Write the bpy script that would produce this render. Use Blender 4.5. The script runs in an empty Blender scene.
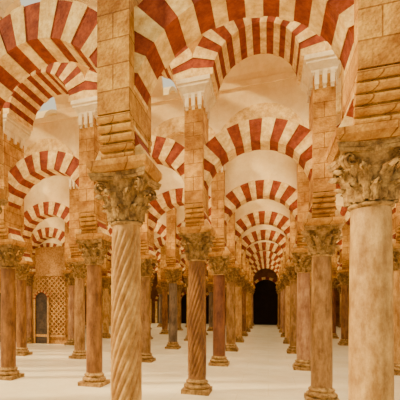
import bpy, math, random
from math import sin, cos, pi, sqrt, radians
random.seed(11)
scene=bpy.context.scene
# ------------------------------------------------------------ dimensions
P=2.586; HALF=P/2; W=4.302
X0=-1.542; Y0=8.96          # column k=0, row 2
H=3.74                      # top of impost
ZC=4.35; R0=1.12; R1=1.62   # lower horseshoe arch
ZU=6.93; RU0=.86; RU1=1.38  # upper arch
ZT=9.1
T1=.55; T2=.90; PW=.20
def cx(k): return X0+P*k
def ry(j): return Y0+W*(j-2)
# ------------------------------------------------------------ materials
def mat(name,c1,c2,scale=6,rough=.8,bump=.3,stretch=(1,1,1),brick=None,detail=8,spec=.3,bscale=30,coord='Object',grime=.45,gcol=(.42,.26,.14),vary=0,gscale=1.7,bdist=.02):
    m=bpy.data.materials.new(name); m.use_nodes=True
    nt=m.node_tree; N=nt.nodes; L=nt.links
    b=N['Principled BSDF']; b.inputs['Roughness'].default_value=rough
    b.inputs['Specular IOR Level'].default_value=spec
    tc=N.new('ShaderNodeTexCoord'); mp=N.new('ShaderNodeMapping'); mp.inputs['Scale'].default_value=stretch
    oi=N.new('ShaderNodeObjectInfo')
    off=N.new('ShaderNodeVectorMath'); off.operation='MULTIPLY_ADD'
    off.inputs[1].default_value=(1,1,1)
    mul=N.new('ShaderNodeMath'); mul.operation='MULTIPLY'; mul.inputs[1].default_value=37.0
    L.new(oi.outputs['Random'],mul.inputs[0])
    L.new(tc.outputs[coord],off.inputs[0]); L.new(mul.outputs[0],off.inputs[2])
    L.new(off.outputs[0],mp.inputs['Vector'])
    n=N.new('ShaderNodeTexNoise'); n.inputs['Scale'].default_value=scale; n.inputs['Detail'].default_value=detail; n.inputs['Roughness'].default_value=.7
    L.new(mp.outputs[0],n.inputs['Vector'])
    r=N.new('ShaderNodeValToRGB'); r.color_ramp.elements[0].position=.36; r.color_ramp.elements[1].position=.64
    r.color_ramp.elements[0].color=(*c1,1); r.color_ramp.elements[1].color=(*c2,1)
    L.new(n.outputs['Fac'],r.inputs['Fac'])
    col=r.outputs['Color']
    n2=N.new('ShaderNodeTexNoise'); n2.inputs['Scale'].default_value=bscale; n2.inputs['Detail'].default_value=6
    L.new(mp.outputs[0],n2.inputs['Vector'])
    hgt=n2.outputs['Fac']
    def mult(col,other,f=1.0):
        mg=N.new('ShaderNodeMix'); mg.data_type='RGBA'; mg.blend_type='MULTIPLY'; mg.inputs['Factor'].default_value=f
        L.new(col,mg.inputs['A']); L.new(other,mg.inputs['B']); return mg.outputs['Result']
    if grime>0:
        n3=N.new('ShaderNodeTexNoise'); n3.inputs['Scale'].default_value=gscale; n3.inputs['Detail'].default_value=10; n3.inputs['Roughness'].default_value=.78
        L.new(off.outputs[0],n3.inputs['Vector'])
        rg=N.new('ShaderNodeValToRGB'); rg.color_ramp.elements[0].position=.40; rg.color_ramp.elements[1].position=.58
        rg.color_ramp.elements[0].color=(*gcol,1); rg.color_ramp.elements[1].color=(1,1,1,1)
        L.new(n3.outputs['Fac'],rg.inputs['Fac'])
        col=mult(col,rg.outputs['Color'],grime)
    if vary>0:
        rv=N.new('ShaderNodeValToRGB'); rv.color_ramp.elements[0].color=(1-vary,1-vary*1.1,1-vary*1.2,1); rv.color_ramp.elements[1].color=(1,1,1,1)
        L.new(oi.outputs['Random'],rv.inputs['Fac']); col=mult(col,rv.outputs['Color'])
    if brick:
        bw,bh,ms,mc,axes=brick
        sx=N.new('ShaderNodeSeparateXYZ'); L.new(tc.outputs[coord],sx.inputs[0])
        cb=N.new('ShaderNodeCombineXYZ')
        if axes=='wall':
            ad=N.new('ShaderNodeMath'); ad.operation='ADD'
            L.new(sx.outputs['X'],ad.inputs[0]); L.new(sx.outputs['Y'],ad.inputs[1])
            L.new(ad.outputs[0],cb.inputs['X']); L.new(sx.outputs['Z'],cb.inputs['Y'])
        else:
            L.new(sx.outputs['X'],cb.inputs['X']); L.new(sx.outputs['Y'],cb.inputs['Y'])
        bt=N.new('ShaderNodeTexBrick'); bt.inputs['Scale'].default_value=1
        bt.inputs['Brick Width'].default_value=bw; bt.inputs['Row Height'].default_value=bh; bt.inputs['Mortar Size'].default_value=ms
        bt.inputs['Mortar Smooth'].default_value=.3
        bt.inputs['Color1'].default_value=(1,1,1,1); bt.inputs['Color2'].default_value=(.74,.65,.54,1) if axes=='wall' else (.97,.96,.94,1); bt.inputs['Mortar'].default_value=(*mc,1)
        L.new(cb.outputs[0],bt.inputs['Vector'])
        col=mult(col,bt.outputs['Color'])
    L.new(col,b.inputs['Base Color'])
    bp=N.new('ShaderNodeBump'); bp.inputs['Strength'].default_value=bump; bp.inputs['Distance'].default_value=bdist
    L.new(hgt,bp.inputs['Height']); L.new(bp.outputs[0],b.inputs['Normal'])
    return m
RED=mat('red_brick',(.17,.022,.006),(.36,.066,.014),7,.88,.6,gcol=(.5,.42,.36),grime=.5,gscale=3)
CREAM=mat('cream_voussoir_stone',(.70,.41,.10),(.95,.71,.29),6,.85,.5,grime=.4,gscale=3)
STONE=mat('golden_limestone',(.46,.19,.018),(.92,.54,.11),4,.88,.8,brick=(.45,.30,.009,(.45,.34,.22),'wall'),grime=.6,vary=.12,bdist=.025)
TRIM=mat('pale_carved_stone',(.82,.66,.38),(.96,.84,.58),6,.8,.3,grime=.3)
PLASTER=mat('warm_plaster',(.84,.60,.26),(.94,.75,.40),1.2,.9,.15,grime=.2)
PLAST2=mat('yellow_plaster',(.70,.35,.05),(.88,.53,.12),1.5,.9,.25)
CAP=mat('capital_stone',(.17,.08,.02),(.64,.39,.13),10,.85,.9,vary=.25,grime=.5,gscale=4)
S_TAN=mat('shaft_tan_marble',(.36,.17,.035),(.76,.47,.16),6,.5,.4,(1,1,.35),grime=.5,gscale=3)
S_OCH=mat('shaft_worn_ochre_marble',(.32,.165,.045),(.68,.43,.16),6,.55,.4,(1,1,.4),grime=.5,gscale=3)
S_BRN=mat('shaft_brown_marble',(.14,.050,.012),(.40,.19,.055),6,.4,.2,(1,1,.3),vary=.2)
S_RED=mat('shaft_red_marble',(.12,.035,.013),(.29,.115,.042),6,.35,.2,(1,1,.3),vary=.25)
S_GRY=mat('shaft_umber_marble',(.20,.09,.022),(.50,.28,.10),8,.45,.25,(1,1,.3),vary=.2)
S_BLU=mat('shaft_grey_marble',(.11,.075,.045),(.30,.21,.13),8,.4,.2,(1,1,.3),vary=.2)
S_PNK=mat('shaft_pink_marble',(.30,.135,.06),(.58,.34,.17),8,.4,.2,(1,1,.3),vary=.2)
FLOOR=mat('marble_floor_slabs',(.88,.76,.52),(.94,.84,.62),1.1,.20,.008,brick=(1.3,1.3,.008,(.88,.84,.77),'floor'),spec=.5,grime=.14,gscale=.6)
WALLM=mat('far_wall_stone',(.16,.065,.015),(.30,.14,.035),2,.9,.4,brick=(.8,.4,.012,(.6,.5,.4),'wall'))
DARK=mat('dark_doorway_panel',(.006,.003,.002),(.015,.007,.004),3,.8,.2)  # near-black panel filling the arched doorways of the far wall
LATT=mat('carved_gilded_stucco',(.36,.17,.035),(.66,.37,.11),14,.7,.6)
DOORM=mat('dark_bronze_door',(.035,.020,.010),(.10,.06,.03),5,.6,.3)
# ------------------------------------------------------------ mesh builder
class MB:
    def __init__(s): s.v=[]; s.f=[]; s.m=[]; s.sm=[]
    def add(s,vs,fs,m=0,smooth=False):
        o=len(s.v); s.v+=vs
        for f in fs: s.f.append([i+o for i in f]); s.m.append(m); s.sm.append(smooth)
    def box(s,x0,x1,y0,y1,z0,z1,m=0):
        s.add([(x0,y0,z0),(x1,y0,z0),(x1,y1,z0),(x0,y1,z0),(x0,y0,z1),(x1,y0,z1),(x1,y1,z1),(x0,y1,z1)],
              [(0,3,2,1),(4,5,6,7),(0,1,5,4),(1,2,6,5),(2,3,7,6),(3,0,4,7)],m)
    def frus(s,a,b,z0,z1,m=0):
        s.add([(-a,-a,z0),(a,-a,z0),(a,a,z0),(-a,a,z0),(-b,-b,z1),(b,-b,z1),(b,b,z1),(-b,b,z1)],
              [(0,3,2,1),(4,5,6,7),(0,1,5,4),(1,2,6,5),(2,3,7,6),(3,0,4,7)],m)
    def lathe(s,prof,n=32,m=0,fn=None):
        vs=[];fs=[]
        for (r,z) in prof:
            for i in range(n):
                a=2*pi*i/n; rr=r*(fn(a,z) if fn else 1)
                vs.append((rr*cos(a),rr*sin(a),z))
        for j in range(len(prof)-1):
            for i in range(n):
                i2=(i+1)%n
                fs.append((j*n+i,j*n+i2,(j+1)*n+i2,(j+1)*n+i))
        s.add(vs,fs,m,True)
    def mesh(s,name,mats):
        me=bpy.data.meshes.new(name); me.from_pydata(s.v,[],s.f)
        for mt in mats: me.materials.append(mt)
        me.polygons.foreach_set('material_index',s.m); me.polygons.foreach_set('use_smooth',s.sm)
        me.update(); return me
def obj(name,me,loc=(0,0,0),rot=0,scale=(1,1,1)):
    o=bpy.data.objects.new(name,me); scene.collection.objects.link(o)
    o.location=loc; o.rotation_euler=(0,0,rot); o.scale=scale
    return o
# ------------------------------------------------------------ column
def column(name,shaft,r=.205,spiral=0):
    b=MB()
    b.box(-.31,.31,-.31,.31,0,.10,0)
    pr=[(.30,.10)]
    for i in range(9):
        a=-pi/2+pi*i/8; pr.append((.262+.04*cos(a),.15+.045*sin(a)+.0))
    pr+=[(.25,.205),(.235,.225)]
    for i in range(7):
        a=-pi/2+pi*i/6; pr.append((.232+.025*cos(a),.255+.025*sin(a)))
    pr+=[(r*1.06,.29),(r*1.0,.32)]
    b.lathe(pr,32,0)
    zt=3.0
    nz=200 if spiral else 14
    prof=[]
    for i in range(nz+1):
        t=i/nz; prof.append((r*(1-.10*t*t)*(1+.0),.31+(zt-.31)*t))
    if spiral:
        def fl(a,z):
            e=min(1,max(0,(z-.38)/.08),max(0,(zt-.06-z)/.08))
            return 1.0-e*(.15-.18*abs(sin(7*a+spiral*z))**.75)
        b.lathe(prof,168,1,fl)
    else: b.lathe(prof,32,1)
    b.lathe([(r*.88,zt-.02)]+[(r*.92+.025*cos(-pi/2+pi*i/6),zt+.02+.022*sin(-pi/2+pi*i/6)) for i in range(7)]+[(r*.88,zt+.05)],32,0)
    z0=zt+.04; hc=.48
    def bell(t): return r*.92+.115*t**2.2
    b.lathe([(bell(i/10)-.03,z0+hc*i/10) for i in range(11)],32,0)
    def leaf(ang,zb,h,wid,out):
        nu,nv=6,12; vs=[];fs=[]
        for j in range(nv+1):
            t=j/nv
            zz=zb+h*(sin(t*pi*.62)) if t<.8 else zb+h*(sin(.8*pi*.62))-h*.9*(t-.8)**1.2*.9
            rad=bell(max(0,(zz-z0)/hc))+.025+out*t**2.6
            w=wid*(1-.55*t**2)*(1+.22*sin(t*pi*6.5))
            if j==nv: w*=.35
            for i in range(nu+1):
                s=(i/nu-.5)*2
                ra=rad+.022*(1-abs(s))-.04*abs(s)**2+.014*cos(s*pi*3)
                a=ang+s*w/ rad*.5
                vs.append((ra*cos(a),ra*sin(a),zz-.03*abs(s)*t))
        for j in range(nv):
            for i in range(nu):
                q=j*(nu+1)+i; fs.append((q,q+1,q+nu+2,q+nu+1))
        b.add(vs,fs,0,True)
    for i in range(8): leaf(2*pi*i/8,z0,.20,.145,.09)
    for i in range(8): leaf(2*pi*(i+.5)/8,z0+.02,.34,.145,.12)
    for i in range(4):
        a=pi/4+i*pi/2
        for sgn in (-1,1):
            vs=[];fs=[];n=26
            for j in range(n+1):
                t=j/n; th=-pi*.5+t*pi*3.2; rr=.066*(1-.75*t)
                px=.35+rr*cos(th); pz=z0+hc-.075+rr*sin(th)
                wd=.028
                for (dx,dy) in ((0,0),(.0,wd)):
                    for q in (0,1):
                        rad=px+(.016*q*cos(th)); zz=pz+.016*q*sin(th)
                        off=sgn*(.004+dy)
                        vs.append((rad*cos(a)-off*sin(a),rad*sin(a)+off*cos(a),zz))
            for j in range(n):
                o=j*4;p=o+4
                for (u,w_) in ((0,1),(1,3),(3,2),(2,0)): fs.append((o+u,o+w_,p+w_,p+u))
            b.add(vs,fs,0,True)
            vs=[];fs=[]
            for j in range(7):
                t=j/6; rad=bell(.5+.5*t)+.02+(.36-bell(1)-.02)*t**1.6; zz=z0+hc*(.52+.42*t)
                aa=a+sgn*.30*(1-t)
                for wv in (-.02,.02):
                    vs.append((rad*cos(aa)-wv*sin(aa),rad*sin(aa)+wv*cos(aa),zz))
            for j in range(6): fs.append((2*j,2*j+1,2*j+3,2*j+2))
            b.add(vs,fs,0,True)
    for i in range(4):
        a=i*pi/2
        vs=[(.30*cos(a),.30*sin(a),z0+hc+.03)];n=10
        for j in range(n):
            th=2*pi*j/n; rr=.05*(1+.2*(j%2))
            vs.append((.285*cos(a)-rr*cos(th)*sin(a),.285*sin(a)+rr*cos(th)*cos(a),z0+hc+.03+rr*sin(th)))
        b.add(vs,[(0,1+j,1+(j+1)%n) for j in range(n)],0)
    def abac(z,zz,sc):
        pts=[]
        for q in range(4):
            a=q*pi/2
            for j in range(8):
                s=-1+2*j/8
                d=.27+.075*s*s
                x,y=d,s*.345
                pts.append(((x*cos(a)-y*sin(a))*sc,(x*sin(a)+y*cos(a))*sc))
        n=len(pts)
        vs=[(x,y,z) for x,y in pts]+[(x*1.04,y*1.04,zz) for x,y in pts]
        fs=[(i,(i+1)%n,n+(i+1)%n,n+i) for i in range(n)]+[tuple(range(n,2*n)),tuple(range(n-1,-1,-1))]
        b.add(vs,fs,0)
    abac(z0+hc,z0+hc+.035,.98); abac(z0+hc+.04,z0+hc+.085,1.03)
    b.frus(.32,.37,z0+hc+.085,z0+hc+.15,2)
    b.box(-.375,.375,-.375,.375,z0+hc+.15,H,2)
    return b.mesh(name,[CAP,shaft,STONE])
COLS={'tan':column('column_tan',S_TAN),'och':column('column_worn_ochre',S_OCH),'brn':column('column_brown',S_BRN),'red':column('column_red',S_RED),'blu':column('column_grey',S_BLU),
      'gry':column('column_umber',S_GRY),'pnk':column('column_pink',S_PNK),'sptan':column('column_spiral_tan',S_TAN,.195,-15),'spbrn':column('column_spiral_brown',S_BRN,.205,-12)}
# ------------------------------------------------------------ pier
def pier():
    b=MB(); zr=.50
    b.box(-PW,PW,-T1/2-.01,T1/2+.01,H,H+zr,0)
    b.box(-PW,PW,-T2/2,T2/2,H+zr,6.58,0)
    n=5
    for sgn in (-1,1):
        for i in range(n):
            rr=zr/n/2
            yc=(T1/2-.02)+(T2/2-T1/2-.03)*((i+.3)/(n-.7))
            zc=H+rr+i*2*rr
            vs=[];m=14
            for x in (-PW*1.04,PW*1.04):
                for q in range(m):
                    a=2*pi*q/m; vs.append((x,sgn*(yc+rr*1.25*cos(a)),zc+rr*sin(a)*.92))
            fs=[(q,(q+1)%m,m+(q+1)%m,m+q) for q in range(m)]+[tuple(range(m)),tuple(range(2*m-1,m-1,-1))]
            b.add(vs,fs,0,False)
            b.box(-PW*.97,PW*.97,min(0,sgn*(yc-.02)),max(0,sgn*(yc-.02)),zc-rr,zc+rr,0)
    # moulded white corbel cap where the upper arches spring
    for (a,c,z0,z1) in ((.0,.03,6.50,6.60),(.04,.04,6.60,6.65),(.04,.12,6.65,6.77),(.14,.14,6.77,6.84),(.17,.17,6.84,6.93)):
        w0=PW+a;w1=PW+c;d0=T2/2-.01+a*.7;d1=T2/2-.01+c*.7
        b.add([(-w0,-d0,z0),(w0,-d0,z0),(w0,d0,z0),(-w0,d0,z0),(-w1,-d1,z1),(w1,-d1,z1),(w1,d1,z1),(-w1,d1,z1)],
              [(0,3,2,1),(4,5,6,7),(0,1,5,4),(1,2,6,5),(2,3,7,6),(3,0,4,7)],1)
    for x in (-.14,0,.14):
        for sg in (-1,1):
            y=sg*T2/2
            b.box(x-.04,x+.04,min(y,y+sg*.06),max(y,y+sg*.06),6.34,6.62,1)
            b.box(x-.03,x+.03,min(y,y+sg*.035),max(y,y+sg*.035),6.27,6.34,1)
    for y in (-.28,0,.28):
        for sg in (-1,1):
            x=sg*PW
            b.box(min(x,x+sg*.05),max(x,x+sg*.05),y-.04,y+.04,6.38,6.62,1)
    return b.mesh('masonry_pier',[STONE,TRIM])
PIER=pier()
# ------------------------------------------------------------ arches
def ring(b,r0,r1,T,zc,a0,a1,n,sub=3,m_red=0,m_cr=1,skew=0):
    rnd=random.Random(7)
    ed=[0]+[i+rnd.uniform(-.10,.10) for i in range(1,n)]+[n]
    for i in range(n):
        m=m_red if i%2 else m_cr
        ins=.014 if m==m_red and m_red!=m_cr else rnd.uniform(0,.008)
        t=T/2-ins
        vs=[];fs=[]
        for j in range(sub+1):
            a=a0+(a1-a0)*(ed[i]+(ed[i+1]-ed[i])*j/sub)/n
            ro=min(r1-ins,HALF/max(1e-6,abs(cos(a)))); ro=max(ro,r0+.02)
            for y in (-t,t):
                for r in (r0+ins,ro): vs.append((r*cos(a),y,zc+r*sin(a)))
        for j in range(sub):
            o=4*j;p=o+4
            fs+= [(o,o+1,p+1,p),(o+2,p+2,p+3,o+3),(o,p,p+2,o+2),(o+1,o+3,p+3,p+1)]
        o=4*sub
        fs+=[(0,2,3,1),(o,o+1,o+3,o+2)]
        b.add(vs,fs,m)
def lower():
    b=MB(); th=math.asin((ZC-H)/R0)
    ring(b,R0,R1,T1,ZC,-th,pi+th,27)
    return b.mesh('horseshoe_arch',[RED,CREAM])
def upper(striped,fill):
    b=MB(); TR=1.10 if striped else T2-.06
    if striped: ring(b,RU0,RU1,TR,ZU,0,pi,19)
    else: ring(b,RU0,RU1,TR,ZU,0,pi,19,3,1,1)
    n=48; t=(T2-.14)/2
    pts=[]
    for i in range(n+1):
        a=pi*i/n; r=min(RU1,HALF/max(1e-6,abs(cos(a))))-.03
        pts.append((r*cos(a),ZU+r*sin(a)))
    pts=[(HALF,ZU)]+pts+[(-HALF,ZU)]
    for i in range(len(pts)-1):
        (xa,za),(xb,zb)=pts[i],pts[i+1]
        b.add([(xa,-t,za),(xb,-t,zb),(xb,-t,ZT),(xa,-t,ZT),(xa,t,za),(xb,t,zb),(xb,t,ZT),(xa,t,ZT)],
              [(0,3,2,1),(4,5,6,7),(3,7,6,2)],2)
    b.box(-HALF,HALF,-t-.06,-t,ZT-.18,ZT,3); b.box(-HALF,HALF,t,t+.06,ZT-.18,ZT,3)
    if fill:
        n=30; q=.12
        for i in range(n):
            xa=-1.12+2.24*i/n; xb=-1.12+2.24*(i+1)/n
            f0=lambda x: ZC+sqrt(1.55**2-x*x)
            f1=lambda x: ZU+sqrt(max(0,.90**2-x*x))
            b.add([(xa,-q,f0(xa)),(xb,-q,f0(xb)),(xb,-q,f1(xb)),(xa,-q,f1(xa)),(xa,q,f0(xa)),(xb,q,f0(xb)),(xb,q,f1(xb)),(xa,q,f1(xa))],
                  [(0,1,2,3),(7,6,5,4),(0,4,5,1)],3)
    return b.mesh('upper_arch',[RED,CREAM,PLAST2 if striped else PLASTER,PLASTER])
LOW=lower(); UP=upper(True,False); UPF=upper(False,True)
# ------------------------------------------------------------ place arcades
rows={1:(-3,3),2:(-5,3),3:(-6,4),4:(-8,4),5:(-6,5),6:(-6,5),7:(-6,5),8:(-6,5),9:(-6,5)}
special={(1,0):'sptan',(1,1):'och',(2,1):'gry',(2,0):'spbrn',(2,-1):'brn',(2,-2):'brn',(3,0):'red',(3,1):'pnk',(3,-1):'gry',(3,-2):'gry',(3,-3):'brn',(3,2):'tan'}
dx={(1,0):-.16,(1,1):-.04}
for j,(ka,kb) in rows.items():
    xs={}
    for k in range(ka,kb+1):
        x=cx(k)+dx.get((j,k),0); xs[k]=x
        kind=special.get((j,k)) or random.choice(['tan','brn','red','gry','blu','pnk'])
        obj('marble_column',COLS[kind],(x,ry(j),0))
        obj('masonry_pier',PIER,(x,ry(j),0))
    for k in range(ka,kb):
        s=(xs[k+1]-xs[k])/P; xm=(xs[k]+xs[k+1])/2
        obj('horseshoe_arch',LOW,(xm,ry(j),0),0,(s,1,1))
        obj('upper_arch',UP if j<=2 else UPF,(xm,ry(j),0),0,(s,1,1))
# ------------------------------------------------------------ floor / walls / vaults
b=MB(); b.box(-26,20,-4,42,-.2,0); obj('floor',b.mesh('floor',[FLOOR]))
for j in range(1,9):
    b=MB(); ya=ry(j)+.40; yb=ry(j+1)-.40; r=(yb-ya)/2; ym=(ya+yb)/2
    ka,kb=rows[j]
    ka2,kb2=rows[j+1]; ka=min(ka,ka2); kb=max(kb,kb2)
    for k in range(ka,kb+1):
        xa=cx(k)-.75; xb=cx(k)+.75
        if j==2 and k in (0,): xb=cx(k)+HALF
        if j==2 and k in (1,): xa=cx(k)-HALF
        n=20
        for i in range(n):
            a=pi*i/n; c=pi*(i+1)/n
            v=[(xa,ym+r*cos(a),ZT+.02+1.2*sin(a)),(xb,ym+r*cos(a),ZT+.02+1.2*sin(a)),(xb,ym+r*cos(c),ZT+.02+1.2*sin(c)),(xa,ym+r*cos(c),ZT+.02+1.2*sin(c))]
            v2=[(x,ym+(y-ym)*1.06,ZT+.02+(z-ZT)*1.1) for x,y,z in v]
            b.add(v+v2,[(0,1,2,3),(7,6,5,4),(0,3,7,4),(1,5,6,2)],0)
    obj('vaulted_ceiling',b.mesh('vault',[PLASTER]))
YF=ry(9)+2.2
b=MB()
def arch_wall(b,x0,x1,y,t,z1,doors,mw,md,mt):
    doors=sorted(doors); cur=x0
    for (xc,hw,zs) in doors:
        b.box(cur,xc-hw,y,y+t,0,z1,mw)
        n=24
        for i in range(n):
            a=pi-pi*i/n; c=pi-pi*(i+1)/n
            xa=xc+hw*cos(a); xb=xc+hw*cos(c); za=zs+hw*sin(a); zb=zs+hw*sin(c)
            b.add([(xa,y,za),(xb,y,zb),(xb,y,z1),(xa,y,z1),(xa,y+t,za),(xb,y+t,zb)],[(0,1,2,3),(0,4,5,1)],mw)
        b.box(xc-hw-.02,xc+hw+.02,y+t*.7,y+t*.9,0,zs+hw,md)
        for i in range(n):
            a=pi-pi*i/n; c=pi-pi*(i+1)/n; r1=hw+.25
            b.add([(xc+r*cos(q),y-.06,zs+r*sin(q)) for q in (a,c) for r in (hw,r1)]+[(xc+r*cos(q),y+.02,zs+r*sin(q)) for q in (a,c) for r in (hw,r1)],
                  [(0,1,3,2),(1,5,7,3),(0,2,6,4)],mt if i%4<2 else 3)
        for sg in (-1,1):
            b.box(xc+sg*(hw+.12)-.12,xc+sg*(hw+.12)+.12,y-.06,y,0,zs,3)
        cur=xc+hw
    b.box(cur,x1,y,y+t,0,z1,mw)
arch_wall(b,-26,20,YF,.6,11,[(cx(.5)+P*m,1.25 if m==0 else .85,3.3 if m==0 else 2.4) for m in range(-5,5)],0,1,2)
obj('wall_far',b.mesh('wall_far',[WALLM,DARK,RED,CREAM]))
b=MB(); b.box(15.4,15.9,8,YF,0,11); obj('wall_right',b.mesh('wall_right',[WALLM]))
b=MB(); b.box(-25.9,-25.4,6,YF,0,11); obj('wall_left',b.mesh('wall_left',[WALLM]))
def screen():
    b=MB()
    b.box(-.92,.92,.05,.15,0,5.0,0)
    def bar(xa,za,xb,zb,w=.03):
        dx_,dz_=xb-xa,zb-za; l=sqrt(dx_*dx_+dz_*dz_); nx,nz=-dz_/l*w,dx_/l*w
        p=[(xa+nx,za+nz),(xb+nx,zb+nz),(xb-nx,zb-nz),(xa-nx,za-nz)]
        b.add([(x,-.02,z) for x,z in p]+[(x,.06,z) for x,z in p],[(3,2,1,0),(0,1,5,4),(1,2,6,5),(2,3,7,6),(3,0,4,7)],0)
    for q in range(-8,20):
        for d in (-1,1):
            z0=q*.26
            za=z0; zb=z0+1.8
            if d<0: za,zb=zb,za
            lo,hi=.5,3.5
            dz=zb-za
            ta=(lo-za)/dz; tb=(hi-za)/dz
            t0=max(0,min(ta,tb)); t1=min(1,max(ta,tb))
            if t1-t0>.03: bar(-.9+1.8*t0,za+dz*t0,-.9+1.8*t1,za+dz*t1)
    for z in (.42,3.55): b.box(-.92,.92,-.05,.05,z-.06,z+.06,0)
    b.box(-.84,-.12,-.04,.0,0,2.3,1)
    n=14; xc=-.48
    vs=[(xc,-.04,2.3)]+[(xc+.36*cos(pi*i/n),-.04,2.3+.36*sin(pi*i/n)) for i in range(n+1)]
    b.add(vs,[(0,i+2,i+1) for i in range(n)],1)
    for i in range(n):
        a=pi*i/n;c=pi*(i+1)/n
        b.add([(xc+r*cos(q),yy,2.3+r*sin(q)) for yy in (-.09,.0) for q in (a,c) for r in (.36,.46)],[(0,2,3,1),(1,3,7,5),(0,4,6,2)],2 if i%2 else 0)
    b.box(-.92,-.84,-.09,0,0,2.3,0); b.box(-.12,-.03,-.09,0,0,2.3,0)
    b.box(-1.09,-.92,.05,.15,0,3.6,0); b.box(.92,1.09,.05,.15,0,3.6,0)
    return b.mesh('carved_screen',[LATT,DOORM,RED])
SCR=screen()
for k in range(-8,-3):
    obj('carved_screen_door',SCR,(cx(k+.5),ry(4),0))
# ------------------------------------------------------------ lights
w=bpy.data.worlds.new('World'); scene.world=w; w.use_nodes=True
bg=w.node_tree.nodes['Background']; bg.inputs[0].default_value=(1,.88,.62,1); bg.inputs[1].default_value=1.0
for j in range(1,9):  # added fill lamps under each vault, topping up what the skylight gaps let in
    l=bpy.data.lights.new('nave_fill_light','AREA'); l.shape='RECTANGLE'; l.size=20; l.size_y=1.2
    l.energy={1:700,2:700,3:540,4:400}.get(j,290); l.color=(1,.83,.50); l.spread=radians(105)
    o=bpy.data.objects.new('nave_fill_lamp',l); scene.collection.objects.link(o)
    o.location=(-4,ry(j)+W/2,9.6)
l=bpy.data.lights.new('sun','SUN'); l.energy=6.5; l.angle=radians(4); l.color=(1,.77,.40)
o=bpy.data.objects.new('sun',l); scene.collection.objects.link(o)
from mathutils import Vector
o.rotation_euler=Vector((.90,.42,-.72)).to_track_quat('-Z','Y').to_euler()
# ------------------------------------------------------------ camera
c=bpy.data.cameras.new('cam'); c.sensor_width=36; c.lens=35.1; c.shift_x=.175; c.shift_y=.2625
co=bpy.data.objects.new('camera',c); scene.collection.objects.link(co)
co.location=(0,0,2); co.rotation_euler=(radians(90),0,math.atan2(.334,.9427))
scene.camera=co
